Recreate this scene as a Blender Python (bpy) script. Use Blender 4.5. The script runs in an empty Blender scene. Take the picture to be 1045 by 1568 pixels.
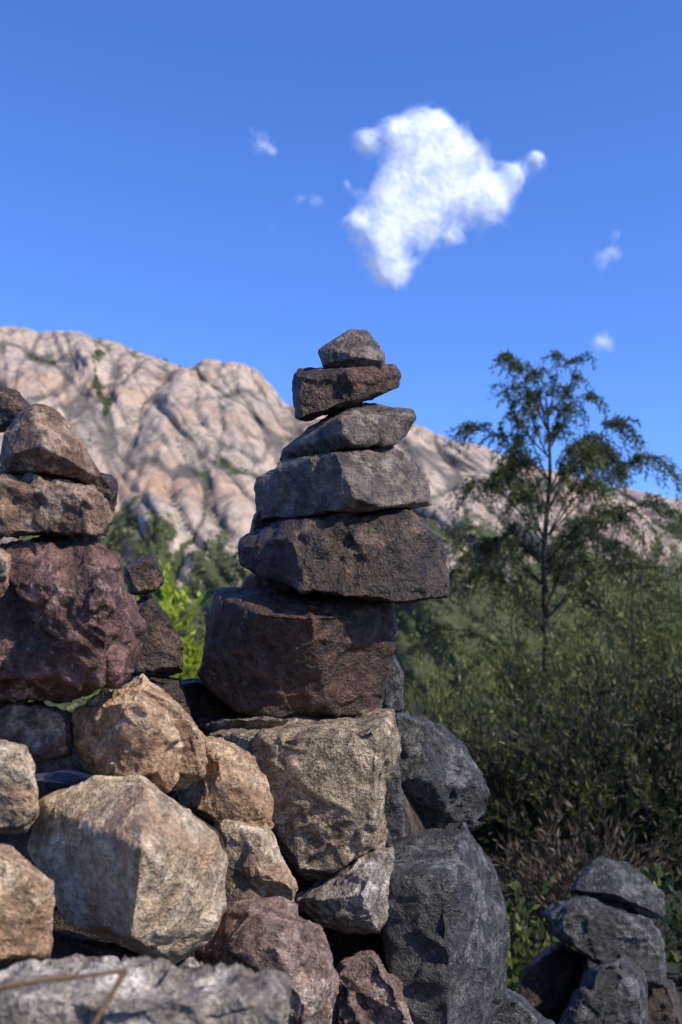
import bpy, bmesh, math, random
import numpy as np
from mathutils import Vector, noise

random.seed(7); rng = np.random.default_rng(7)
scene = bpy.context.scene
F = 1600.0; CU = 522.0; HV = 1010.0; ZC = 1.2     # image pixels: focal length F, centre column CU, horizon line HV; eye height ZC

def W(u, v, y):  # back-projects image pixel u, v to a world point at depth y
    return Vector(((u-CU)/F*y, y, ZC-(v-HV)/F*y))

# ------------------------------------------------------------------ nodes helpers
def newmat(name):
    m = bpy.data.materials.new(name); m.use_nodes = True
    nt = m.node_tree; nt.nodes.clear()
    return m, nt
def mixc(nt, fac, a, b, mode='MIX'):
    n = nt.nodes.new('ShaderNodeMix'); n.data_type = 'RGBA'; n.blend_type = mode
    for s, val in ((n.inputs[0], fac), (n.inputs[6], a), (n.inputs[7], b)):
        if hasattr(val, 'links'): nt.links.new(val, s)
        elif isinstance(val, (int, float)): s.default_value = val
        else: s.default_value = (*val, 1)
    return n.outputs[2]
def noisef(nt, vec, scale, detail=4, rough=0.55, dist=0.0):
    n = nt.nodes.new('ShaderNodeTexNoise'); n.inputs['Scale'].default_value = scale
    n.inputs['Detail'].default_value = detail; n.inputs['Roughness'].default_value = rough
    n.inputs['Distortion'].default_value = dist
    if vec: nt.links.new(vec, n.inputs['Vector'])
    return n.outputs['Fac']
def remap(nt, val, a, b, c=0.0, d=1.0, smooth=False):
    n = nt.nodes.new('ShaderNodeMapRange')
    if smooth: n.interpolation_type = 'SMOOTHSTEP'
    nt.links.new(val, n.inputs[0])
    for i, x in enumerate((a, b, c, d)): n.inputs[i+1].default_value = x
    return n.outputs[0]
def mathn(nt, op, a, b=None, c=None):
    n = nt.nodes.new('ShaderNodeMath'); n.operation = op
    for i, x in enumerate((a, b, c)):
        if x is None: continue
        if hasattr(x, 'links'): nt.links.new(x, n.inputs[i])
        else: n.inputs[i].default_value = x
    return n.outputs[0]

def rock_mat(name, c1, c2, c3, rough=0.75, bump=1.0, spec=0.4, speck=0.5, patch=None):
    m, nt = newmat(name)
    tc = nt.nodes.new('ShaderNodeTexCoord').outputs['Object']
    big0 = noisef(nt, tc, 14, 5, 0.62, 0.6)
    col = mixc(nt, remap(nt, big0, 0.38, 0.62), c1, c2)
    g2 = noisef(nt, tc, 90, 5, 0.72)
    mid0 = noisef(nt, tc, 38, 6, 0.68, 0.4)
    col = mixc(nt, remap(nt, mid0, 0.5, 0.60), col, c3)
    if patch:   # weathered / mineral patches
        pv = mathn(nt, 'ADD', big0, mathn(nt, 'MULTIPLY', mathn(nt, 'SUBTRACT', g2, .5), .35))
        col = mixc(nt, remap(nt, pv, .56, .62, 0, .8), col, patch)
    grain = noisef(nt, tc, 380, 3, 0.7)
    dk = remap(nt, grain, 0.35, 0.65, 1-speck, 1+speck)
    dk2 = remap(nt, g2, 0.35, 0.65, 0.5, 1.5)
    k = mathn(nt, 'MULTIPLY', dk, dk2)
    cmb = nt.nodes.new('ShaderNodeCombineColor')
    for i in range(3): nt.links.new(k, cmb.inputs[i])
    col = mixc(nt, 1.0, col, cmb.outputs[0], 'MULTIPLY')
    b = nt.nodes.new('ShaderNodeBsdfPrincipled')
    nt.links.new(col, b.inputs['Base Color'])
    b.inputs['Specular IOR Level'].default_value = spec
    r = remap(nt, grain, 0.3, 0.7, rough-0.2, rough+0.15)
    nt.links.new(r, b.inputs['Roughness'])
    h = mathn(nt, 'ADD', mid0, mathn(nt, 'MULTIPLY', g2, .45))
    h = mathn(nt, 'ADD', h, mathn(nt, 'MULTIPLY', grain, 0.24))
    bm = nt.nodes.new('ShaderNodeBump'); bm.inputs['Strength'].default_value = 0.95
    bm.inputs['Distance'].default_value = 0.0115*bump
    nt.links.new(h, bm.inputs['Height']); nt.links.new(bm.outputs[0], b.inputs['Normal'])
    o = nt.nodes.new('ShaderNodeOutputMaterial'); nt.links.new(b.outputs[0], o.inputs[0])
    return m

M_dark  = rock_mat('rock_dark_basalt', (0.052,0.033,0.020), (0.085,0.051,0.030), (0.026,0.017,0.012), 0.50, 1.1, 0.5, 0.55, (.14,.085,.050))
M_dgrey = rock_mat('rock_grey', (0.19,0.142,0.097), (0.105,0.074,0.050), (0.060,0.043,0.031), 0.56, 1.0, 0.45, 0.45, (.25,.195,.137))
M_red   = rock_mat('rock_red_brown', (0.080,0.040,0.021), (0.046,0.027,0.016), (0.125,0.060,0.032), 0.52, 1.1, 0.45, 0.5, (.15,.072,.039))
M_purp  = rock_mat('rock_purple', (0.15,0.070,0.046), (0.065,0.033,0.023), (0.22,0.115,0.080), 0.55, 1.2, 0.45, 0.4, (.42,.25,.19))
M_beige = rock_mat('rock_beige', (0.48,0.35,0.215), (0.37,0.255,0.155), (0.56,0.44,0.295), 0.8, 1.1, 0.25, 0.3, (.37,.23,.13))
M_oran  = rock_mat('rock_orange', (0.50,0.31,0.165), (0.32,0.19,0.105), (0.54,0.38,0.23), 0.8, 1.2, 0.25, 0.35, (.25,.15,.09))
M_brown = rock_mat('rock_brown', (0.23,0.14,0.080), (0.135,0.078,0.046), (0.33,0.215,0.138), 0.7, 1.1, 0.35, 0.4, (.36,.245,.16))
M_block = rock_mat('rock_block', (0.31,0.225,0.14), (0.20,0.147,0.094), (0.46,0.35,0.225), 0.75, 1.5, 0.3, 0.5, (.43,.315,.20))
M_grey  = rock_mat('rock_light_grey', (0.33,0.265,0.20), (0.19,0.157,0.12), (0.54,0.46,0.37), 0.75, 1.2, 0.3, 0.45, (.18,.135,.10))
M_pink  = rock_mat('rock_pinkish', (0.23,0.143,0.10), (0.13,0.093,0.07), (0.36,0.24,0.175), 0.75, 1.2, 0.3, 0.4, (.38,.28,.21))
M_slate = rock_mat('rock_slate_blue', (0.066,0.059,0.051), (0.040,0.037,0.033), (0.130,0.119,0.104), 0.55, 1.5, 0.4, 0.55, (.17,.155,.135))

# ------------------------------------------------------------------ stones
def empty(name, loc=(0,0,0)):
    e = bpy.data.objects.new(name, None); e.empty_display_size = 0.05; e.location = loc
    scene.collection.objects.link(e); return e

def stone(name, outline, y0, hd, mat, parent, ridge=None, res=70, disp=1.0, sf=0.86, sb=0.85, bev=0.009, hb=None, cuts=4, infl=1.03):
    seed = random.random()*1000
    cu = sum(p[0] for p in outline)/len(outline); cv = sum(p[1] for p in outline)/len(outline)
    outline = [(cu+(u-cu)*(1+(infl-1)*.3), cv+(v-cv)*infl) for u, v in outline]
    hb = hb or hd
    um = max(abs(p[0]-cu) for p in outline); vm = max(abs(p[1]-cv) for p in outline)
    a, b = random.uniform(-.35, .35), random.uniform(-.35, .1); a2, b2 = random.uniform(-.3, .3), random.uniform(-.3, .3)
    pts = []
    for (u, v) in outline:
        du = (u-cu)/um; dv = (v-cv)/vm
        pts.append(W(u, v, y0))
        pts.append(W(cu+(u-cu)*sb, cv+(v-cv)*sb, y0+hb*(.9+a2*du+b2*dv)))
        if ridge is None:
            pts.append(W(cu+(u-cu)*sf, cv+(v-cv)*sf, y0-hd*(.9+a*du+b*dv)))
    if ridge:
        for (u, v, d) in ridge: pts.append(W(u, v, y0-d*hd))
    c = sum(pts, Vector())/len(pts)
    bm = bmesh.new()
    for p in pts: bm.verts.new(p-c)
    r = bmesh.ops.convex_hull(bm, input=bm.verts)
    dele = [g for g in set(r['geom_interior']+r['geom_unused']) if isinstance(g, bmesh.types.BMVert)]
    bmesh.ops.delete(bm, geom=dele, context='VERTS')
    for k in range(cuts if ridge is None else cuts//3):
        n_ = Vector((random.uniform(-1, 1), -random.uniform(.35, 1), random.uniform(-1, 1))).normalized()
        sup = max(v.co.dot(n_) for v in bm.verts)
        bmesh.ops.bisect_plane(bm, geom=bm.verts[:]+bm.edges[:]+bm.faces[:], plane_co=n_*sup*random.uniform(.84, .93), plane_no=n_, clear_outer=True)
        bd = [e for e in bm.edges if e.is_boundary]
        if bd: bmesh.ops.edgeloop_fill(bm, edges=bd)
    ext = [max(v.co[i] for v in bm.verts)-min(v.co[i] for v in bm.verts) for i in range(3)]
    s = max(ext); s2 = sorted(ext)[1]
    bmesh.ops.dissolve_limit(bm, angle_limit=math.radians(4), verts=bm.verts, edges=bm.edges)
    bmesh.ops.bevel(bm, geom=bm.edges[:], offset=s2*bev, segments=1, affect='EDGES', clamp_overlap=True)
    bmesh.ops.recalc_face_normals(bm, faces=bm.faces)
    me = bpy.data.meshes.new(name); bm.to_mesh(me); bm.free()
    ob = bpy.data.objects.new(name, me); scene.collection.objects.link(ob)
    md = ob.modifiers.new('r', 'REMESH'); md.mode = 'VOXEL'; md.voxel_size = s/res
    dg = bpy.context.evaluated_depsgraph_get()
    me2 = bpy.data.meshes.new_from_object(ob.evaluated_get(dg))
    ob.modifiers.clear(); ob.data = me2; bpy.data.meshes.remove(me)
    n = len(me2.vertices)
    co = np.empty(n*3); me2.vertices.foreach_get('co', co); co = co.reshape(-1, 3)
    no = np.empty(n*3); me2.vertex_normals.foreach_get('vector', no); no = no.reshape(-1, 3)
    out = np.empty(n)
    off = Vector((seed, seed*0.37, -seed*0.71))
    nz = noise.noise; vor = noise.voronoi; cl = noise.cell; cvx = noise.cell_vector
    for i in range(n):
        q = Vector(co[i])/s2 + off
        w = q + 0.07*Vector((nz(q*5), nz(q*5+Vector((9,0,0))), nz(q*5+Vector((0,9,0)))))
        w2 = w*2.3
        d, vp = vor(w2)
        e = min(d[1]-d[0], 0.10)/0.10
        rd = cvx(vp[0]*9.3)-Vector((.5,.5,.5))
        h = 0.022*(cl(vp[0]*7.3)-0.5)*e + 0.006*(e-1) + .075*rd.dot(w2-vp[0])*e
        w3 = w*6.5
        d2, vp2 = vor(w3)
        e2 = min(d2[1]-d2[0], 0.12)/0.12
        rd = cvx(vp2[0]*9.3)-Vector((.5,.5,.5))
        h += (0.010*(cl(vp2[0]*5.1)-0.5) + .035*rd.dot(w3-vp2[0]))*e2
        h += 0.016*nz(q*2.2) + 0.010*nz(q*6) + 0.007*nz(q*14) + 0.005*nz(q*31)
        out[i] = h*s2*disp
    co = co + no*out[:, None]
    me2.vertices.foreach_set('co', co.ravel()); me2.update()
    me2.polygons.foreach_set('use_smooth', np.ones(len(me2.polygons), dtype=bool))
    me2.materials.clear(); me2.materials.append(mat)
    ob.location = c; ob.name = name
    if parent: ob.parent = parent
    return ob

# main cairn ---------------------------------------------------------------
C1 = empty('stone_cairn')
stone('cap_stone', [(486,537),(513,526),(537,504),(562,506),(589,541),(592,562),(583,581),(540,576),(494,560)], 1.0, .036, M_dgrey, C1,
      ridge=[(494,540,.7),(540,545,1.1),(588,551,.7),(582,578,.3),(545,574,.5),(500,558,.5)], res=60, disp=.45)
stone('stone_2', [(447,572),(455,566),(494,560),(556,562),(604,560),(614,575),(612,597),(575,612),(530,625),(500,634),(466,647),(451,640),(446,608)], 1.0, .045, M_red, C1,
      ridge=[(454,576,.8),(540,568,1),(548,610,.8),(524,622,.9),(460,640,.8),(608,575,.2),(604,596,.2)], res=75, disp=.8)
stone('stone_3', [(427,706),(431,689),(468,655),(530,621),(572,617),(632,629),(638,641),(622,668),(592,686),(520,690),(455,703)], 1.0, .06, M_dgrey, C1,
      ridge=[(520,640,1.05),(530,685,1.1),(632,636,.25),(606,680,.35),(445,700,.1)], res=80, disp=.6)
stone('stone_4', [(384,742),(388,727),(430,704),(518,685),(592,684),(632,702),(656,744),(661,773),(600,777),(552,782),(480,788),(402,798),(386,772)], 0.99, .07, M_dgrey, C1,
      ridge=[(512,690,.95),(552,780,1.15),(388,738,.05),(398,796,.05),(655,766,.25)], res=95, disp=.6)
stone('wedge_stone', [(382,822),(386,790),(398,768),(440,770),(470,800),(440,822)], 1.04, .03, M_dark, C1, res=45)
stone('stone_5', [(364,836),(372,824),(430,798),(520,780),(602,779),(650,796),(674,826),(696,886),(692,920),(612,925),(540,914),(430,902),(368,866)], 0.985, .07, M_dark, C1,
      ridge=[(466,796,.7),(606,786,.6),(660,824,.6),(694,890,.4),(690,918,.4),(606,924,.8),(470,908,1.0),(444,826,.9),(372,838,.25)], res=110, disp=.95)
stone('wedge_stone_b', [(368,905),(372,890),(398,874),(440,880),(470,910),(420,925)], 1.03, .03, M_brown, C1, res=45)
stone('red_stone', [(302,1030),(318,960),(332,903),(350,898),(430,897),(560,912),(594,925),(603,966),(603,990),(582,1086),(545,1098),(400,1100),(368,1094),(308,1046)], 1.0, .08, M_red, C1,
      ridge=[(335,912,.3),(392,935,1.0),(500,947,1.05),(601,976,.35),(582,1080,.15),(545,1094,.35),(400,1096,.4),(308,1042,.3),(366,1090,.3)], res=115, disp=.6, hb=.09, sb=.9)
# pile / wall of boulders -----------------------------------------------------
P = empty('dry_stone_wall')
stone('base_block', [(312,1128),(345,1112),(420,1105),(560,1095),(604,1088),(612,1150),(612,1230),(600,1310),(540,1330),(505,1347),(448,1340),(428,1290),(405,1170)], 0.99, .085, M_block, P,
      ridge=[(330,1122,.8),(440,1132,1.1),(582,1112,1.0),(570,1300,.9),(510,1342,.8),(455,1336,.8),(432,1220,.95)], res=130, disp=.95, hb=.12)
stone('slab_behind', [(585,1090),(592,1010),(603,1000),(618,1030),(618,1090)], 1.10, .03, M_slate, P, res=40)
stone('dark_stone_a', [(266,1062),(272,1045),(300,1038),(330,1048),(362,1082),(380,1120),(310,1122),(276,1090)], 1.08, .05, M_dark, P, res=55)
stone('flat_stone', [(296,1110),(340,1098),(420,1095),(470,1100),(470,1122),(380,1130),(320,1132)], 1.03, .07, M_dgrey, P, res=60)
stone('stone_a', [(268,1205),(300,1130),(340,1130),(384,1152),(418,1222),(416,1262),(380,1285),(330,1270),(275,1235)], 0.86, .05, M_oran, P, res=80,
      ridge=[(310,1140,.5),(345,1165,1),(400,1240,.7),(375,1278,.7),(300,1240,.8)])
stone('stone_b', [(300,1290),(330,1240),(410,1262),(440,1320),(461,1360),(452,1382),(400,1390),(340,1376)], 0.85, .05, M_beige, P, res=80,
      ridge=[(345,1262,.9),(400,1275,1),(448,1362,.5),(400,1340,1.05),(340,1330,.9)])
stone('stone_c', [(440,1385),(470,1360),(520,1340),(565,1302),(604,1298),(607,1395),(585,1432),(525,1430),(480,1412)], 0.95, .06, M_grey, P, res=80,
      ridge=[(470,1380,.8),(555,1370,1.1),(580,1310,.7),(578,1425,.8),(530,1425,.8)])
stone('stone_d', [(500,1500),(520,1470),(570,1455),(612,1505),(640,1580),(640,1680),(480,1680)], 0.9, .07, M_pink, P, res=85)
stone('stone_e', [(300,1450),(335,1392),(430,1385),(500,1420),(518,1490),(512,1600),(500,1700),(330,1700)], 0.74, .06, M_pink, P, res=100,
      ridge=[(400,1400,.7),(450,1450,1.1),(500,1470,.7),(480,1600,1),(350,1460,.9)])
stone('stone_f', [(104,1140),(110,1085),(160,1058),(205,1052),(262,1090),(275,1140),(270,1190),(255,1210),(195,1200),(125,1180)], 0.74, .055, M_oran, P, res=95, disp=1.7,
      ridge=[(165,1075,.8),(215,1080,1),(262,1130,.6),(250,1195,.6),(190,1190,.9),(160,1150,.6),(115,1140,.3)])
stone('stone_g', [(180,1050),(215,1030),(270,1075),(318,1130),(322,1170),(312,1195),(265,1205),(200,1150)], 0.80, .05, M_oran, P, res=75, disp=1.2)
stone('boulder', [(38,1300),(60,1228),(140,1190),(216,1184),(270,1225),(330,1270),(348,1315),(345,1392),(322,1440),(262,1476),(200,1452),(90,1402)], 0.68, .085, M_beige, P,
      ridge=[(220,1192,.45),(216,1300,1.15),(200,1440,.95),(66,1240,.0),(328,1285,.3),(258,1470,.35),(84,1394,.0),(332,1420,.2)], res=125, disp=.65, cuts=0)
stone('stone_h', [(-60,1150),(0,1138),(38,1145),(55,1190),(62,1242),(40,1275),(0,1278),(-60,1270)], 0.66, .04, M_beige, P, res=65)
stone('stone_i', [(-40,1100),(10,1072),(60,1075),(110,1095),(115,1160),(40,1175),(-40,1170)], 0.76, .04, M_pink, P, res=65)
stone('stone_j', [(-80,1300),(0,1294),(50,1325),(80,1352),(82,1405),(76,1465),(0,1475),(-80,1480)], 0.56, .04, M_oran, P, res=75)
stone('front_ledge', [(-150,1500),(0,1478),(90,1462),(150,1464),(240,1490),(330,1474),(410,1470),(455,1500),(462,1600),(440,1900),(-150,1900)], 0.47, .06, M_grey, P, res=125,
      ridge=[(0,1530,.8),(200,1525,.9),(430,1540,.6),(430,1850,1),(0,1850,1)], disp=1.6, hb=.09)
stone('slab_r1', [(600,1092),(642,1088),(700,1130),(735,1175),(751,1212),(745,1255),(690,1262),(600,1245)], 1.14, .06, M_slate, P, res=90,
      ridge=[(606,1100,.5),(655,1108,.6),(650,1185,1.15),(738,1220,.4),(700,1255,.5),(605,1200,1.)])
stone('slab_r2', [(590,1290),(610,1266),(712,1258),(762,1330),(782,1430),(776,1500),(752,1640),(590,1720)], 1.06, .12, M_slate, P, res=130,
      ridge=[(596,1340,1.0),(690,1345,1.2),(714,1264,.1),(690,1660,1.2),(600,1660,1.),(774,1440,.0),(745,1600,.0)], hb=.14, disp=.85, cuts=0)
stone('stone_k', [(592,1150),(612,1160),(620,1230),(612,1320),(590,1330),(580,1240)], 1.0, .04, M_slate, P, res=50)
stone('stone_l', [(690,1540),(740,1500),(800,1530),(860,1580),(860,1700),(690,1700)], 1.25, .08, M_slate, P, res=60)
stone('stone_m', [(590,1235),(680,1250),(740,1262),(700,1285),(590,1290)], 1.17, .05, M_dark, P, res=50)
stone('stone_n', [(-40,1440),(60,1420),(160,1450),(300,1475),(330,1510),(-40,1530)], 0.74, .05, M_dark, P, res=60)  # dark colour stands in for the black gap between stones
# inner fill of the wall (rubble core), coloured dark so gaps read as shade
stone('rubble_core', [(-500,1150),(0,1120),(330,1140),(590,1150),(640,1300),(700,1400),(740,1700),(740,2050),(-500,2050)], 1.16, .13, M_dark, P, res=90, disp=.5, sf=.95, sb=1.0, hb=.5, cuts=0, infl=1)
stone('rubble_front', [(-500,1500),(0,1530),(330,1560),(520,1600),(560,2300),(-500,2300)], 0.66, .08, M_dark, P, res=70, disp=.5, sf=.98, sb=.98, hb=.4, cuts=0, infl=1)
stone('rubble_left', [(-500,1250),(-50,1200),(90,1180),(250,1215),(380,1300),(430,1440),(440,1700),(-500,1700)], 0.87, .06, M_dark, P, res=70, disp=.5, sf=.95, hb=.2, cuts=0, infl=1)
# left cairn ---------------------------------------------------------------
C2 = empty('stone_cairn')
stone('top_stone', [(0,705),(5,662),(28,632),(52,616),(84,623),(130,680),(156,722),(150,742),(60,730),(8,724)], 0.72, .035, M_brown, C2,
      ridge=[(45,632,.5),(20,695,.8),(70,680,1.1),(146,730,.3),(60,722,.6)], res=80, disp=.6)
stone('dark_stone_top', [(-60,600),(0,588),(30,600),(48,625),(20,660),(-60,670)], 0.80, .03, M_dark, C2, res=45)
stone('mid_stone', [(-90,740),(10,728),(60,730),(140,742),(166,765),(176,800),(165,822),(60,822),(-90,825)], 0.72, .04, M_brown, C2, res=80, disp=1.6)
stone('back_stone', [(0,715),(60,700),(140,722),(172,728),(182,745),(176,785),(140,800),(0,790)], 0.78, .03, M_dark, C2, res=55)
stone('purple_stone', [(-120,850),(20,832),(92,822),(150,826),(188,852),(214,918),(219,960),(210,1012),(182,1048),(100,1078),(-20,1088),(-120,1080)], 0.72, .065, M_purp, C2,
      ridge=[(30,840,.4),(140,836,.6),(150,900,1.15),(170,1030,.7),(60,1070,.5),(-60,1060,.5),(-60,880,.6),(60,930,.95),(208,960,.2)], res=120, disp=1.7)
stone('edge_stone', [(-60,840),(0,838),(18,850),(14,900),(-10,930),(-60,930)], 0.64, .02, M_oran, C2, res=40)
C4 = empty('stone_cairn')
stone('small_stone', [(188,868),(210,856),(235,847),(250,872),(252,892),(238,906),(196,913)], 1.0, .03, M_dark, C4, res=55)
stone('dark_stone', [(195,1035),(200,930),(222,914),(243,922),(262,965),(283,992),(283,1030),(250,1040)], 0.99, .05, M_dark, C4, res=70)
stone('support_stone', [(180,1040),(220,1030),(275,1040),(300,1100),(300,1160),(180,1160)], 1.0, .05, M_dark, C4, res=50)
# right small cairn -----------------------------------------------------------
C3 = empty('stone_cairn')
stone('top_stone', [(868,1368),(885,1335),(916,1311),(962,1320),(1013,1366),(1017,1408),(960,1396),(885,1372)], 1.9, .08, M_slate, C3, res=70,
      ridge=[(880,1362,.6),(925,1325,.5),(945,1372,1),(1010,1400,.4)])
stone('mid_stone', [(833,1399),(850,1378),(895,1370),(1000,1408),(1022,1440),(1023,1515),(985,1512),(900,1470),(842,1425)], 1.88, .1, M_slate, C3, res=80)
stone('front_stone', [(845,1580),(900,1478),(950,1460),(986,1490),(993,1560),(985,1640),(850,1640)], 1.80, .1, M_slate, C3, res=80)
stone('side_stone', [(785,1530),(800,1480),(850,1440),(900,1460),(910,1540),(850,1640),(790,1640)], 1.95, .1, M_dark, C3, res=65)
stone('back_stone', [(960,1480),(1030,1500),(1060,1600),(960,1680)], 2.0, .1, M_dark, C3, res=50)

# ------------------------------------------------------------------ leaves / mesh utils
def quads_mesh(name, V, mat):
    n = len(V)//4
    me = bpy.data.meshes.new(name)
    me.vertices.add(n*4); me.vertices.foreach_set('co', V.astype(np.float32).ravel())
    me.loops.add(n*4); me.loops.foreach_set('vertex_index', np.arange(n*4, dtype=np.int32))
    me.polygons.add(n); me.polygons.foreach_set('loop_start', np.arange(0, n*4, 4, dtype=np.int32))
    me.polygons.foreach_set('loop_total', np.full(n, 4, dtype=np.int32))
    me.update(calc_edges=True); me.validate()
    me.materials.append(mat)
    ob = bpy.data.objects.new(name, me); scene.collection.objects.link(ob); return ob
def nrm(a): return a/np.maximum(np.linalg.norm(a, axis=-1, keepdims=True), 1e-9)
def leaves(pos, dirs, L, Wd):
    n = len(pos); dirs = nrm(dirs)
    r = rng.normal(size=(n, 3)); side = nrm(np.cross(dirs, r))
    L = (L*rng.uniform(.6, 1.3, n))[:, None]; Wd = (Wd*rng.uniform(.7, 1.3, n))[:, None]
    V = np.empty((n, 4, 3))
    V[:, 0] = pos; V[:, 1] = pos+dirs*L*.45+side*Wd*.5
    V[:, 2] = pos+dirs*L; V[:, 3] = pos+dirs*L*.45-side*Wd*.5
    return V.reshape(-1, 3)
def leaf_mat(name, dark, light, hl, trans=0.35, scale=3.0):
    m, nt = newmat(name)
    g = nt.nodes.new('ShaderNodeNewGeometry')
    tc = nt.nodes.new('ShaderNodeTexCoord').outputs['Object']
    c = mixc(nt, remap(nt, noisef(nt, tc, scale, 3), 0.38, 0.62), dark, light)
    c = mixc(nt, remap(nt, g.outputs['Random Per Island'], 0.72, 1.0), c, hl)
    d = nt.nodes.new('ShaderNodeBsdfPrincipled'); nt.links.new(c, d.inputs['Base Color'])
    d.inputs['Roughness'].default_value = 0.5; d.inputs['Specular IOR Level'].default_value = 0.3
    t = nt.nodes.new('ShaderNodeBsdfTranslucent'); nt.links.new(c, t.inputs[0])
    mx = nt.nodes.new('ShaderNodeMixShader'); mx.inputs[0].default_value = trans
    nt.links.new(d.outputs[0], mx.inputs[1]); nt.links.new(t.outputs[0], mx.inputs[2])
    o = nt.nodes.new('ShaderNodeOutputMaterial'); nt.links.new(mx.outputs[0], o.inputs[0]); return m
def flat_mat(name, c1, c2, scale=5, rough=.85):
    m, nt = newmat(name); tc = nt.nodes.new('ShaderNodeTexCoord').outputs['Object']
    c = mixc(nt, remap(nt, noisef(nt, tc, scale, 8, .65), .35, .65), c1, c2)
    b = nt.nodes.new('ShaderNodeBsdfPrincipled'); nt.links.new(c, b.inputs['Base Color']); b.inputs['Roughness'].default_value = rough
    bm = nt.nodes.new('ShaderNodeBump'); bm.inputs['Distance'].default_value = .05
    nt.links.new(noisef(nt, tc, scale*6, 8, .7), bm.inputs['Height']); nt.links.new(bm.outputs[0], b.inputs['Normal'])
    o = nt.nodes.new('ShaderNodeOutputMaterial'); nt.links.new(b.outputs[0], o.inputs[0]); return m
M_bark = flat_mat('bark', (.06,.045,.035), (.10,.08,.06), 20)

def tube(bm, pts, r0, r1, seg=6):
    rings = []
    for i, p in enumerate(pts):
        d = (pts[min(i+1, len(pts)-1)]-pts[max(i-1, 0)]).normalized()
        a = d.cross(Vector((.3, .9, .2))).normalized(); b = d.cross(a)
        r = r0+(r1-r0)*i/(len(pts)-1)
        rings.append([bm.verts.new(p+(a*math.cos(t)+b*math.sin(t))*r) for t in [k*2*math.pi/seg for k in range(seg)]])
    for A, B in zip(rings, rings[1:]):
        for k in range(seg): bm.faces.new((A[k], A[(k+1) % seg], B[(k+1) % seg], B[k]))
def bm_obj(name, bm, mat, parent=None):
    me = bpy.data.meshes.new(name); bm.to_mesh(me); bm.free(); me.materials.append(mat)
    for p in me.polygons: p.use_smooth = True
    ob = bpy.data.objects.new(name, me); scene.collection.objects.link(ob)
    if parent: ob.parent = parent
    return ob
def spline(ctrl, n):
    out = []; m = len(ctrl)
    for i in range(m-1):
        p0 = ctrl[max(i-1, 0)]; p1 = ctrl[i]; p2 = ctrl[i+1]; p3 = ctrl[min(i+2, m-1)]
        for k in range(n):
            t = k/n
            out.append(.5*((2*p1)+(p2-p0)*t+(2*p0-5*p1+4*p2-p3)*t*t+(3*p1-p0-3*p2+p3)*t**3))
    out.append(ctrl[-1].copy()); return out

# conifer tree with drooping sprays ---------------------------------------------
TY = 6.0
T = empty('juniper_tree')
bm = bmesh.new()
trunk = spline([W(838,1560,TY), W(826,1200,TY+.05), W(836,1000,TY), W(833,850,TY-.03), W(842,720,TY), W(836,610,TY)], 6)
tube(bm, trunk, .032, .005, 8)
limbs = [[(838,660),(815,605),(795,565),(780,556)],[(838,640),(868,600),(886,553)],[(840,700),(795,650),(772,600)],[(840,690),(875,630),(902,600)],
 [(840,735),(785,682),(742,652),(716,664)],[(840,760),(895,690),(940,655),(966,668)],[(840,820),(925,740),(990,708),(1035,735)],
 [(838,840),(785,770),(745,735),(722,748)],[(836,880),(925,810),(1000,775),(1060,800)],[(836,900),(760,840),(700,815),(670,835)],
 [(834,950),(910,890),(990,860),(1060,880)],[(834,970),(770,900),(700,880),(650,905)],[(833,1010),(900,950),(1000,930),(1070,950)],
 [(833,1040),(760,980),(690,960),(640,985)],[(840,780),(880,720),(905,690),(925,700)],[(840,870),(800,830),(770,815),(745,835)],[(840,920),(880,860),(930,835),(970,850)],
 [(840,790),(810,740),(780,715),(765,730)],[(838,860),(880,800),(930,770),(960,785)]]
tw_pos = []; tw_dir = []
def sprig(p, d, L, dens):
    n = max(4, int(L/.005*dens)); t = np.linspace(0, 1, n)
    p = np.array(p); d = nrm(np.array(d)[None])[0]
    pts = p+d*L*t[:, None]*.85+np.array([0, 0, -1])*L*(t**2)[:, None]*.75
    tan = d[None]*.9+np.array([0, 0, -1.4])*t[:, None]
    jit = rng.normal(size=(n, 3))*.6
    tw_pos.append(pts+rng.normal(size=(n, 3))*.006); tw_dir.append(nrm(tan)+jit)
for li, lm in enumerate(limbs):
    for rep in range(3 if li > 4 else 2):
        dy = [0, .35, -.35][rep]*(.4+.08*min(li, 13))+random.uniform(-.08, .08)
        sh = 0 if rep == 0 else random.uniform(-22, 22)
        fx = 1 if rep == 0 else random.uniform(.35, .85)
        c = [W(838+(u-838)*fx, v+(sh if i else 0)+(25*(1-fx) if i else 0)+random.uniform(-8, 8)*(i > 0), TY+dy*i/(len(lm)-1)) for i, (u, v) in enumerate(lm)]
        pts = spline(c, 6); tube(bm, pts, .006, .0012, 5)
        m = len(pts)
        for i in range(int(m*.25), m):
            w = (i/m)
            dens = .5+.55*noise.noise(Vector((li*3.1+rep*7, i*.45, 0)))*2.6
            for k in range(8):
                d = (pts[i]-pts[i-1]).normalized()*1.2+Vector(rng.normal(size=3))*.8; d.z += .35
                q = pts[i-1].lerp(pts[i], random.random())
                if random.random() < (.2+.6*w)*max(.06, dens): sprig(q, d, random.uniform(.06, .21), 1.0)
bm_obj('trunk', bm, M_bark, T)
pos = np.concatenate(tw_pos); dr = np.concatenate(tw_dir)
M_jun = leaf_mat('juniper_foliage', (.042,.055,.020), (.090,.105,.034), (.20,.21,.06), .38, 4)
o = quads_mesh('foliage', leaves(pos, dr, .032, .008), M_jun); o.parent = T

# ground height
def gz(x, y):
    r = math.hypot(x, y)
    z = .42+.05*noise.noise(Vector((x*.8, y*.8, 0)))+.02*noise.noise(Vector((x*4, y*4, 3)))
    z -= .25*max(0, min(r-4, 60))*.35 + .05*max(0, min(r-60, 300))
    return z
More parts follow.
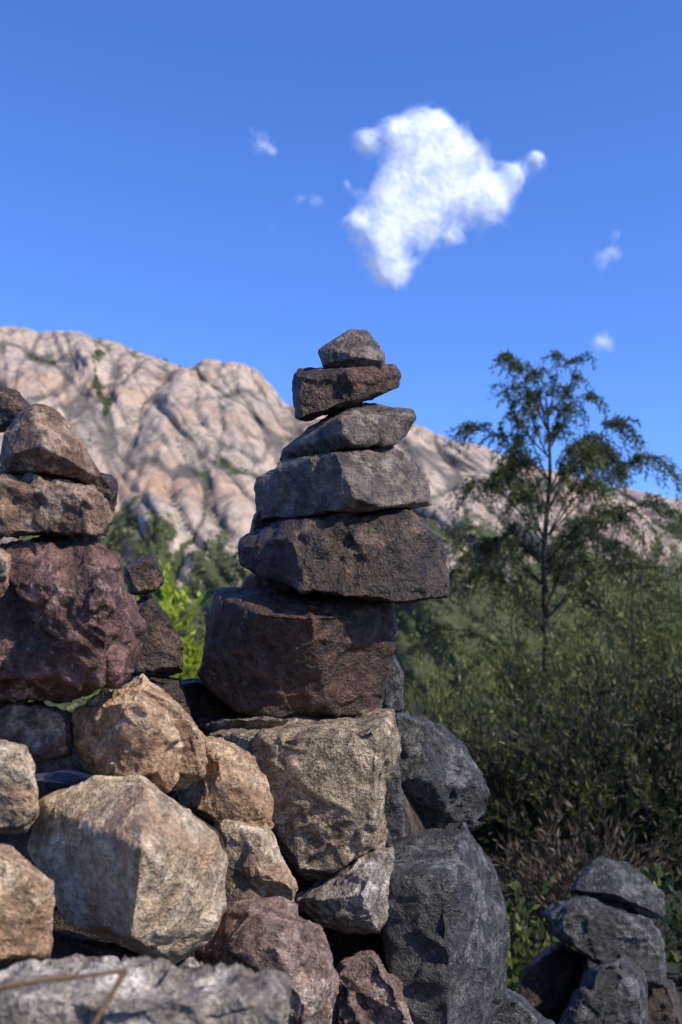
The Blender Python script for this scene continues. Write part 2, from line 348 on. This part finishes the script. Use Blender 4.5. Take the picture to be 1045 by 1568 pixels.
# bushes --------------------------------------------------------------------------
M_bush = leaf_mat('bush_foliage', (.065,.070,.024), (.185,.190,.050), (.46,.45,.12), .4, 3.0)
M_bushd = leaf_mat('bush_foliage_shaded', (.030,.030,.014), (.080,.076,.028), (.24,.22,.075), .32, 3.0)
def bush(name, u, vtop, y, wpx, nst, mat, L=.028, Wd=.006, nl=260):
    B = empty(name)
    x0 = (u-CU)/F*y; zt = ZC-(vtop-HV)/F*y; z0 = gz(x0, y)-.05; hw = wpx/F*y/2; H = zt-z0
    bm = bmesh.new(); P_ = []; D_ = []
    for s in range(nst):
        a = random.uniform(0, 2*math.pi); r = math.sqrt(random.random())
        bx = x0+math.cos(a)*r*hw*.45; by = y+math.sin(a)*r*hw*.45
        tx = x0+math.cos(a)*r*hw; ty = y+math.sin(a)*r*hw*.8
        h = H*(1-.45*r*r)*random.uniform(.62, 1.08)
        c = [Vector((bx, by, z0)), Vector((bx*.6+tx*.4, by*.6+ty*.4, z0+h*.5)), Vector((tx, ty, z0+h))]
        pts = spline(c, 5)
        if s % 2 == 0: tube(bm, pts, .008, .0015, 4)
        A = np.array([list(p) for p in pts]); m = len(A)
        ns = nl//13
        for k in range(ns):
            t = random.uniform(.12, 1)*(m-1); i = min(int(t), m-2); f = t-i
            q = A[i]*(1-f)+A[i+1]*f
            d = nrm((A[i+1]-A[i])[None])[0]+rng.normal(size=3)*.45; d = d/np.linalg.norm(d)
            ln = random.uniform(.06, .22); tt = rng.uniform(0, 1, 13)[:, None]
            pp = q+d*ln*tt+np.array([0, 0, -.03])*tt**2
            P_.append(pp); D_.append(d+rng.normal(size=(13, 3))*.35)
    bm_obj('stems', bm, M_bark, B)
    o = quads_mesh('foliage', leaves(np.concatenate(P_), np.concatenate(D_), L, Wd), mat); o.parent = B
bush('shrub', 700, 1000, 5.0, 300, 60, M_bush, L=.036)
bush('shrub', 830, 910, 5.3, 340, 85, M_bush, L=.036)
bush('shrub', 980, 850, 5.0, 380, 120, M_bush, L=.036)
bush('shrub', 1120, 830, 4.8, 340, 85, M_bush, L=.036)
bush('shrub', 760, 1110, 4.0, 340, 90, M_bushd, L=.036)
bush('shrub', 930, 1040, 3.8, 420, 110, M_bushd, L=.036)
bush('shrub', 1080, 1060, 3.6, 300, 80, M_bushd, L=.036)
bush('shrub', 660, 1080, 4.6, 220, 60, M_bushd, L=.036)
M_yel = leaf_mat('bright_foliage', (.30,.36,.03), (.48,.55,.05), (.58,.64,.08), .5, 2)
bush('bright_shrub', 250, 900, 7.0, 190, 65, M_yel, L=.06, Wd=.035, nl=190)
M_weed = leaf_mat('weed_foliage', (.05,.075,.02), (.10,.13,.03), (.30,.30,.06), .4, 6)
bush('leafy_weed', 800, 1360, 2.6, 110, 10, M_weed, L=.028, Wd=.016, nl=50)
bush('leafy_weed', 1040, 1350, 2.5, 90, 10, M_weed, L=.028, Wd=.016, nl=60)
bush('leafy_weed', 815, 1450, 2.3, 90, 9, M_weed, L=.025, Wd=.014, nl=50)
M_litter = leaf_mat('dry_brush', (.05,.033,.02), (.085,.06,.033), (.18,.13,.075), .2, 6)
bush('dry_brush', 900, 1290, 2.9, 360, 50, M_litter, L=.035, Wd=.006, nl=120)

# ground sheet ---------------------------------------------------------------------
M_ground = flat_mat('ground_soil', (.05,.036,.022), (.035,.038,.018), 3)
rs = np.concatenate([np.linspace(.3, 8, 60), np.geomspace(8.3, 9000, 70)])
na = 160; verts = []; faces = []
for r in rs:
    for k in range(na):
        a = 2*math.pi*k/na; x = r*math.cos(a); y = r*math.sin(a); verts.append((x, y, gz(x, y)))
for i in range(len(rs)-1):
    for k in range(na):
        faces.append((i*na+k, i*na+(k+1) % na, (i+1)*na+(k+1) % na, (i+1)*na+k))
verts.append((0, 0, gz(0, 0))); ci = len(verts)-1
for k in range(na): faces.append((ci, k, (k+1) % na))
me = bpy.data.meshes.new('ground'); me.from_pydata(verts, [], faces); me.materials.append(M_ground)
for p in me.polygons: p.use_smooth = True
g = bpy.data.objects.new('ground', me); scene.collection.objects.link(g)

# mountain ----------------------------------------------------------------------------
def mountain(name, ridge, yb, yr, yback, x0, x1, nx, nt_, mat, seed=0, amp=1.0, gully=True):
    ru = np.array([p[0] for p in ridge]); rv = np.array([p[1] for p in ridge])
    xs = np.linspace(x0, x1, nx); H = ZC-(np.interp(xs/yr*F+CU, ru, rv)-HV)/F*yr
    nb = nt_//6; V = np.empty((nt_+nb, nx, 3)); veg = np.empty((nt_+nb, nx)); cr = np.empty((nt_+nb, nx))
    nz = noise.noise
    for i in range(nt_+nb):
        if i < nt_:
            t = i/(nt_-1); y = yb+(yr-yb)*t; pr = math.sin(t*math.pi/2)**.85
        else:
            t = 1; s = (i-nt_+1)/nb; y = yr+(yback-yr)*s; pr = 1-.6*s*s
        ed = (min(1, (1-t)*4+.2) if i < nt_ else .2)
        for j in range(nx):
            x = xs[j]; z = -25+(H[j]+25)*pr
            a = x*.84+z*.54; b = -x*.54+z*.84     # slabs dip to the right
            q = Vector((a/50+seed, b/210, y/420)); q = q+.22*Vector((nz(q*2), nz(q*2+Vector((5,5,5))), 0))
            q2 = Vector((x/50, z/110, y/300)); q2 = q2+.22*Vector((nz(q2*2.2), 0, nz(q2*2+Vector((7,0,0)))))
            b1 = abs(nz(q)); b2 = abs(nz(Vector((q.x*2.6, q.y*2.4, q.z))+Vector((3,1,7)))); b0 = abs(nz(q2))
            b3 = abs(nz(Vector((q.x*6, q.y*5, q.z*2))+Vector((1,8,2)))); b4 = nz(q2*9); b5 = abs(nz(q2*5+Vector((4,4,1))))
            d = 17*b1**.7+19*b0**.8+10*b2**.7+5.5*b3**.7+1.6*b4+4.5*b5
            V[i, j] = (x+2*b4, y-(d-21)*amp*(.35+.65*ed), z+(d-21)*.22*ed*amp)
            low = 1-min(1, max(0, (z+25)/150))
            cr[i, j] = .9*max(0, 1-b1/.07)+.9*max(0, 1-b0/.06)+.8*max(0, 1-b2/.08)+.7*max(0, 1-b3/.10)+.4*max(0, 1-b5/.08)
            gl = 0
            if gully:   # vegetated gully left of centre, shrubs along the crest and lower slopes
                uu = x/y*F+CU; gl = .8*math.exp(-((uu-(148+40*nz(Vector((z/30, 0, 0)))))/9)**2)*(z > 130)+.8*max(0, 1-abs(t-.95)/.05)*math.exp(-((uu-220)/80)**2)
            veg[i, j] = .5*max(0, 1-b1/.07)+.5*max(0, 1-b0/.07)+1.95*low+.6*nz(q2*2.1+Vector((2,2,2)))+.3*nz(q2*7)+gl
    me = bpy.data.meshes.new(name)
    idx = np.arange((nt_+nb)*nx).reshape(nt_+nb, nx)
    fc = np.stack([idx[:-1, :-1], idx[:-1, 1:], idx[1:, 1:], idx[1:, :-1]], -1).reshape(-1, 4)
    me.from_pydata(V.reshape(-1, 3).tolist(), [], fc.tolist())
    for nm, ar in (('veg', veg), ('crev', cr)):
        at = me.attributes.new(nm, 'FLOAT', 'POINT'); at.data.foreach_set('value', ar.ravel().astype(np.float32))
    me.polygons.foreach_set('use_smooth', np.ones(len(me.polygons), dtype=bool))
    me.materials.append(mat)
    ob = bpy.data.objects.new(name, me); scene.collection.objects.link(ob)
    return V, veg
def mtn_mat(name, c1, c2, c3, gr):
    m, nt = newmat(name); tc = nt.nodes.new('ShaderNodeTexCoord').outputs['Object']
    mp = nt.nodes.new('ShaderNodeMapping'); mp.inputs['Rotation'].default_value = (0, math.radians(-33), 0)
    nt.links.new(tc, mp.inputs[0])
    mp2 = nt.nodes.new('ShaderNodeMapping'); mp2.inputs['Scale'].default_value = (1, 1, .32); nt.links.new(mp.outputs[0], mp2.inputs[0]); st = mp2.outputs[0]
    c = mixc(nt, remap(nt, noisef(nt, st, .02, 5, .6, .5), .4, .6), c1, c2)
    c = mixc(nt, remap(nt, noisef(nt, tc, .011, 6, .68), .5, .64, 0, .85), c, (.62,.37,.23))
    c = mixc(nt, remap(nt, noisef(nt, st, .075, 7, .72, .8), .5, .59), c, c3)
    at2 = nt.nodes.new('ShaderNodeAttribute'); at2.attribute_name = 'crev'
    c = mixc(nt, remap(nt, at2.outputs['Fac'], .15, .9, 0, .85), c, (.13,.12,.105))  # crevice shade and dark grey streaks put into the rock colour
    at = nt.nodes.new('ShaderNodeAttribute'); at.attribute_name = 'veg'
    v = mathn(nt, 'ADD', at.outputs['Fac'], mathn(nt, 'MULTIPLY', mathn(nt, 'SUBTRACT', noisef(nt, tc, .12, 6, .7), .5), 1.8))
    c = mixc(nt, remap(nt, v, .70, .84), c, gr)
    b = nt.nodes.new('ShaderNodeBsdfPrincipled'); nt.links.new(c, b.inputs['Base Color']); b.inputs['Roughness'].default_value = .9
    b.inputs['Specular IOR Level'].default_value = .15
    bm = nt.nodes.new('ShaderNodeBump'); bm.inputs['Distance'].default_value = 7; bm.inputs['Strength'].default_value = 1
    nt.links.new(noisef(nt, st, .10, 8, .68, .6), bm.inputs['Height']); nt.links.new(bm.outputs[0], b.inputs['Normal'])
    o = nt.nodes.new('ShaderNodeOutputMaterial'); nt.links.new(b.outputs[0], o.inputs[0]); return m
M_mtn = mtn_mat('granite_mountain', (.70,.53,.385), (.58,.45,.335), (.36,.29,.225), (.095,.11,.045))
M_mtn2 = mtn_mat('granite_far_hazed', (.46,.45,.46), (.36,.38,.42), (.24,.28,.35), (.10,.14,.13))  # bluish distance haze mixed into the rock colours
ridge = [(-900,660),(-300,560),(0,528),(70,526),(130,536),(200,548),(270,566),(300,582),(335,576),(395,586),(418,604),(446,634),(520,655),(620,674),(700,696),(760,716),(830,744),(900,765),(1045,800),(1300,880),(1700,960)]
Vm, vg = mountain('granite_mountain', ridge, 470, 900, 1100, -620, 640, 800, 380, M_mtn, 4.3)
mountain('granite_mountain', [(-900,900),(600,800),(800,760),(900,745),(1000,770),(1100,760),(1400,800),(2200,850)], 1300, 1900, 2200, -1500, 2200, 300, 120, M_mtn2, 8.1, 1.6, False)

# distant woods on slopes: one object
cand = np.argwhere((vg[:380] > .8)); sel = cand[rng.choice(len(cand), min(9000, len(cand)), replace=False)]
P_ = []; D_ = []; Ls = []
for (i, j) in sel:
    p = Vm[i, j]; s = rng.uniform(.9, 2.6); n = 14
    pp = p+rng.normal(size=(n, 3))*np.array([.6, .6, .55])*s+np.array([0, 0, s*.7]); P_.append(pp); D_.append(rng.normal(size=(n, 3))); Ls.append(np.full(n, s*.9))
for k in range(700):
    y = rng.uniform(340, 520); x = rng.uniform(-.5, .5)*y; s = rng.uniform(1.5, 3.0); n = 60
    p = np.array([x, y, gz(x, y)]); P_.append(p+rng.normal(size=(n, 3))*np.array([.7,.7,.6])*s+np.array([0,0,s])); D_.append(rng.normal(size=(n, 3))); Ls.append(np.full(n, s*.55))
Ls = np.concatenate(Ls)
M_far = leaf_mat('distant_foliage', (.095,.110,.045), (.16,.17,.065), (.25,.245,.10), .25, .02)
quads_mesh('distant_woodland', leaves(np.concatenate(P_), np.concatenate(D_), Ls, Ls*.8), M_far)

# dry needles on the ledge ---------------------------------------------------------
M_dry = flat_mat('dry_needle', (.60,.36,.16), (.5,.29,.12), 60)
bm = bmesh.new()
tube(bm, spline([W(-20,1516,.395), W(60,1502,.393), W(130,1494,.39), W(192,1486,.39)], 5), .0013, .0009)
tube(bm, spline([W(192,1486,.39), W(172,1520,.385), W(140,1575,.38)], 5), .0013, .0009)
bm_obj('dry_twig', bm, M_dry)

# clouds ----------------------------------------------------------------------------
def cloud(name, blobs, y, gain=1.0):
    us = [b[0] for b in blobs]; vs = [b[1] for b in blobs]; rr = max(b[2] for b in blobs)*2.6
    u0, u1, v0, v1 = min(us)-rr, max(us)+rr, min(vs)-rr, max(vs)+rr
    nx, ny = 120, 120
    U, Vv = np.meshgrid(np.linspace(u0, u1, nx), np.linspace(v0, v1, ny))
    D = np.zeros_like(U)
    for (a, b, r, *w) in blobs: D += (w[0] if w else 1)*np.exp(-((U-a)**2+(Vv-b)**2)/(r*r))
    D = 1-np.exp(-D*1.3)
    th = 45*np.clip(D, 0, 1)*max(.3, rr/120)
    Y = y-th
    X = (U-CU)/F*y; Z = ZC-(Vv-HV)/F*y
    V = np.stack([X, Y, Z], -1).reshape(-1, 3)
    c = V.mean(0); me = bpy.data.meshes.new(name); idx = np.arange(nx*ny).reshape(ny, nx)
    fc = np.stack([idx[:-1, :-1], idx[1:, :-1], idx[1:, 1:], idx[:-1, 1:]], -1).reshape(-1, 4)
    me.from_pydata((V-c).tolist(), [], fc.tolist())
    at = me.attributes.new('dens', 'FLOAT', 'POINT'); at.data.foreach_set('value', (D*gain).ravel().astype(np.float32))
    me.polygons.foreach_set('use_smooth', np.ones(len(me.polygons), dtype=bool))
    me.materials.append(M_cloud); ob = bpy.data.objects.new(name, me); ob.location = c; scene.collection.objects.link(ob)
M_cloud, nt = newmat('cloud_vapour')
tc = nt.nodes.new('ShaderNodeTexCoord').outputs['Object']
at = nt.nodes.new('ShaderNodeAttribute'); at.attribute_name = 'dens'
n1 = noisef(nt, tc, .018, 7, .55, .25)
dd = mathn(nt, 'ADD', at.outputs['Fac'], mathn(nt, 'MULTIPLY', mathn(nt, 'SUBTRACT', n1, .5), 1.5))
edge = remap(nt, at.outputs['Fac'], .03, .5, 0, 1, True)
al = mathn(nt, 'MULTIPLY', remap(nt, dd, .2, .98, 0, 1), edge)
df = nt.nodes.new('ShaderNodeBsdfDiffuse'); df.inputs[0].default_value = (.88,.89,.92,1)
bmp = nt.nodes.new('ShaderNodeBump'); bmp.inputs['Distance'].default_value = 22; bmp.inputs['Strength'].default_value = .5
nt.links.new(noisef(nt, tc, .012, 3, .5, .2), bmp.inputs['Height']); nt.links.new(bmp.outputs[0], df.inputs['Normal'])
em = nt.nodes.new('ShaderNodeEmission'); em.inputs[0].default_value = (.9,.94,1,1); em.inputs[1].default_value = .17  # slight glow added to lift the cloud towards sunlit brightness
ad = nt.nodes.new('ShaderNodeAddShader'); nt.links.new(df.outputs[0], ad.inputs[0]); nt.links.new(em.outputs[0], ad.inputs[1])
tr = nt.nodes.new('ShaderNodeBsdfTransparent'); mx = nt.nodes.new('ShaderNodeMixShader')
nt.links.new(al, mx.inputs[0]); nt.links.new(tr.outputs[0], mx.inputs[1]); nt.links.new(ad.outputs[0], mx.inputs[2])
o = nt.nodes.new('ShaderNodeOutputMaterial'); nt.links.new(mx.outputs[0], o.inputs[0])
cloud('cloud', [(650,228,42),(690,252,44),(630,285,46),(690,300,44),(740,322,34),(600,325,40),(635,350,38),(585,368,34),(598,405,30),(592,428,20,.7),(560,222,20,.75),(600,208,22,.8),(545,350,20,.8),(530,290,12,.6),(690,372,18,.6),(785,275,20,.75),(818,250,16,.7),(750,285,26,.7),(655,202,28,.8)], 2600, 1.0)
cloud('cloud', [(385,208,18,.25),(405,222,20,.34),(418,236,10,.28)], 2500, .92)
cloud('cloud', [(458,308,15,.27),(484,307,15,.34),(415,345,16,.16)], 2500, .92)
cloud('cloud', [(940,388,22,.34),(915,402,19,.22),(945,360,13,.22)], 2500, .92)
cloud('cloud', [(928,525,20,.42),(910,521,13,.28)], 2500, .92)

# ------------------------------------------------------------------ light, sky, camera
S = Vector((.64, -.40, .66)).normalized()
sun = bpy.data.lights.new('sun', 'SUN'); sun.energy = 5.0; sun.angle = math.radians(.5); sun.color = (1, .93, .81)
so = bpy.data.objects.new('sun', sun); so.rotation_euler = S.to_track_quat('Z', 'Y').to_euler(); scene.collection.objects.link(so)
w = bpy.data.worlds.new('World'); scene.world = w; w.use_nodes = True; nt = w.node_tree; nt.nodes.clear()
sk = nt.nodes.new('ShaderNodeTexSky'); sk.sky_type = 'NISHITA'; sk.sun_disc = False
sk.sun_elevation = math.asin(S.z); sk.sun_rotation = math.atan2(S.x, S.y); sk.altitude = 800; sk.dust_density = .6; sk.ozone_density = 2.5
c = mixc(nt, 1.0, sk.outputs[0], (.74, 1.12, 1.98), 'MULTIPLY')
bg = nt.nodes.new('ShaderNodeBackground'); bg.inputs[1].default_value = .125; nt.links.new(c, bg.inputs[0])
wo = nt.nodes.new('ShaderNodeOutputWorld'); nt.links.new(bg.outputs[0], wo.inputs[0])
cam = bpy.data.cameras.new('camera'); co_ = bpy.data.objects.new('camera', cam); scene.collection.objects.link(co_)
co_.location = (0, 0, ZC); co_.rotation_euler = (math.radians(90), 0, 0)
cam.sensor_fit = 'VERTICAL'; cam.sensor_height = 36; cam.lens = 36*F/1568; cam.shift_y = (HV-784)/1568
cam.clip_start = .05; cam.clip_end = 20000
cam.dof.use_dof = True; cam.dof.focus_distance = .94; cam.dof.aperture_fstop = 12.5
scene.camera = co_
scene.view_settings.view_transform = 'Standard'; scene.view_settings.look = 'None'; scene.view_settings.exposure = 0
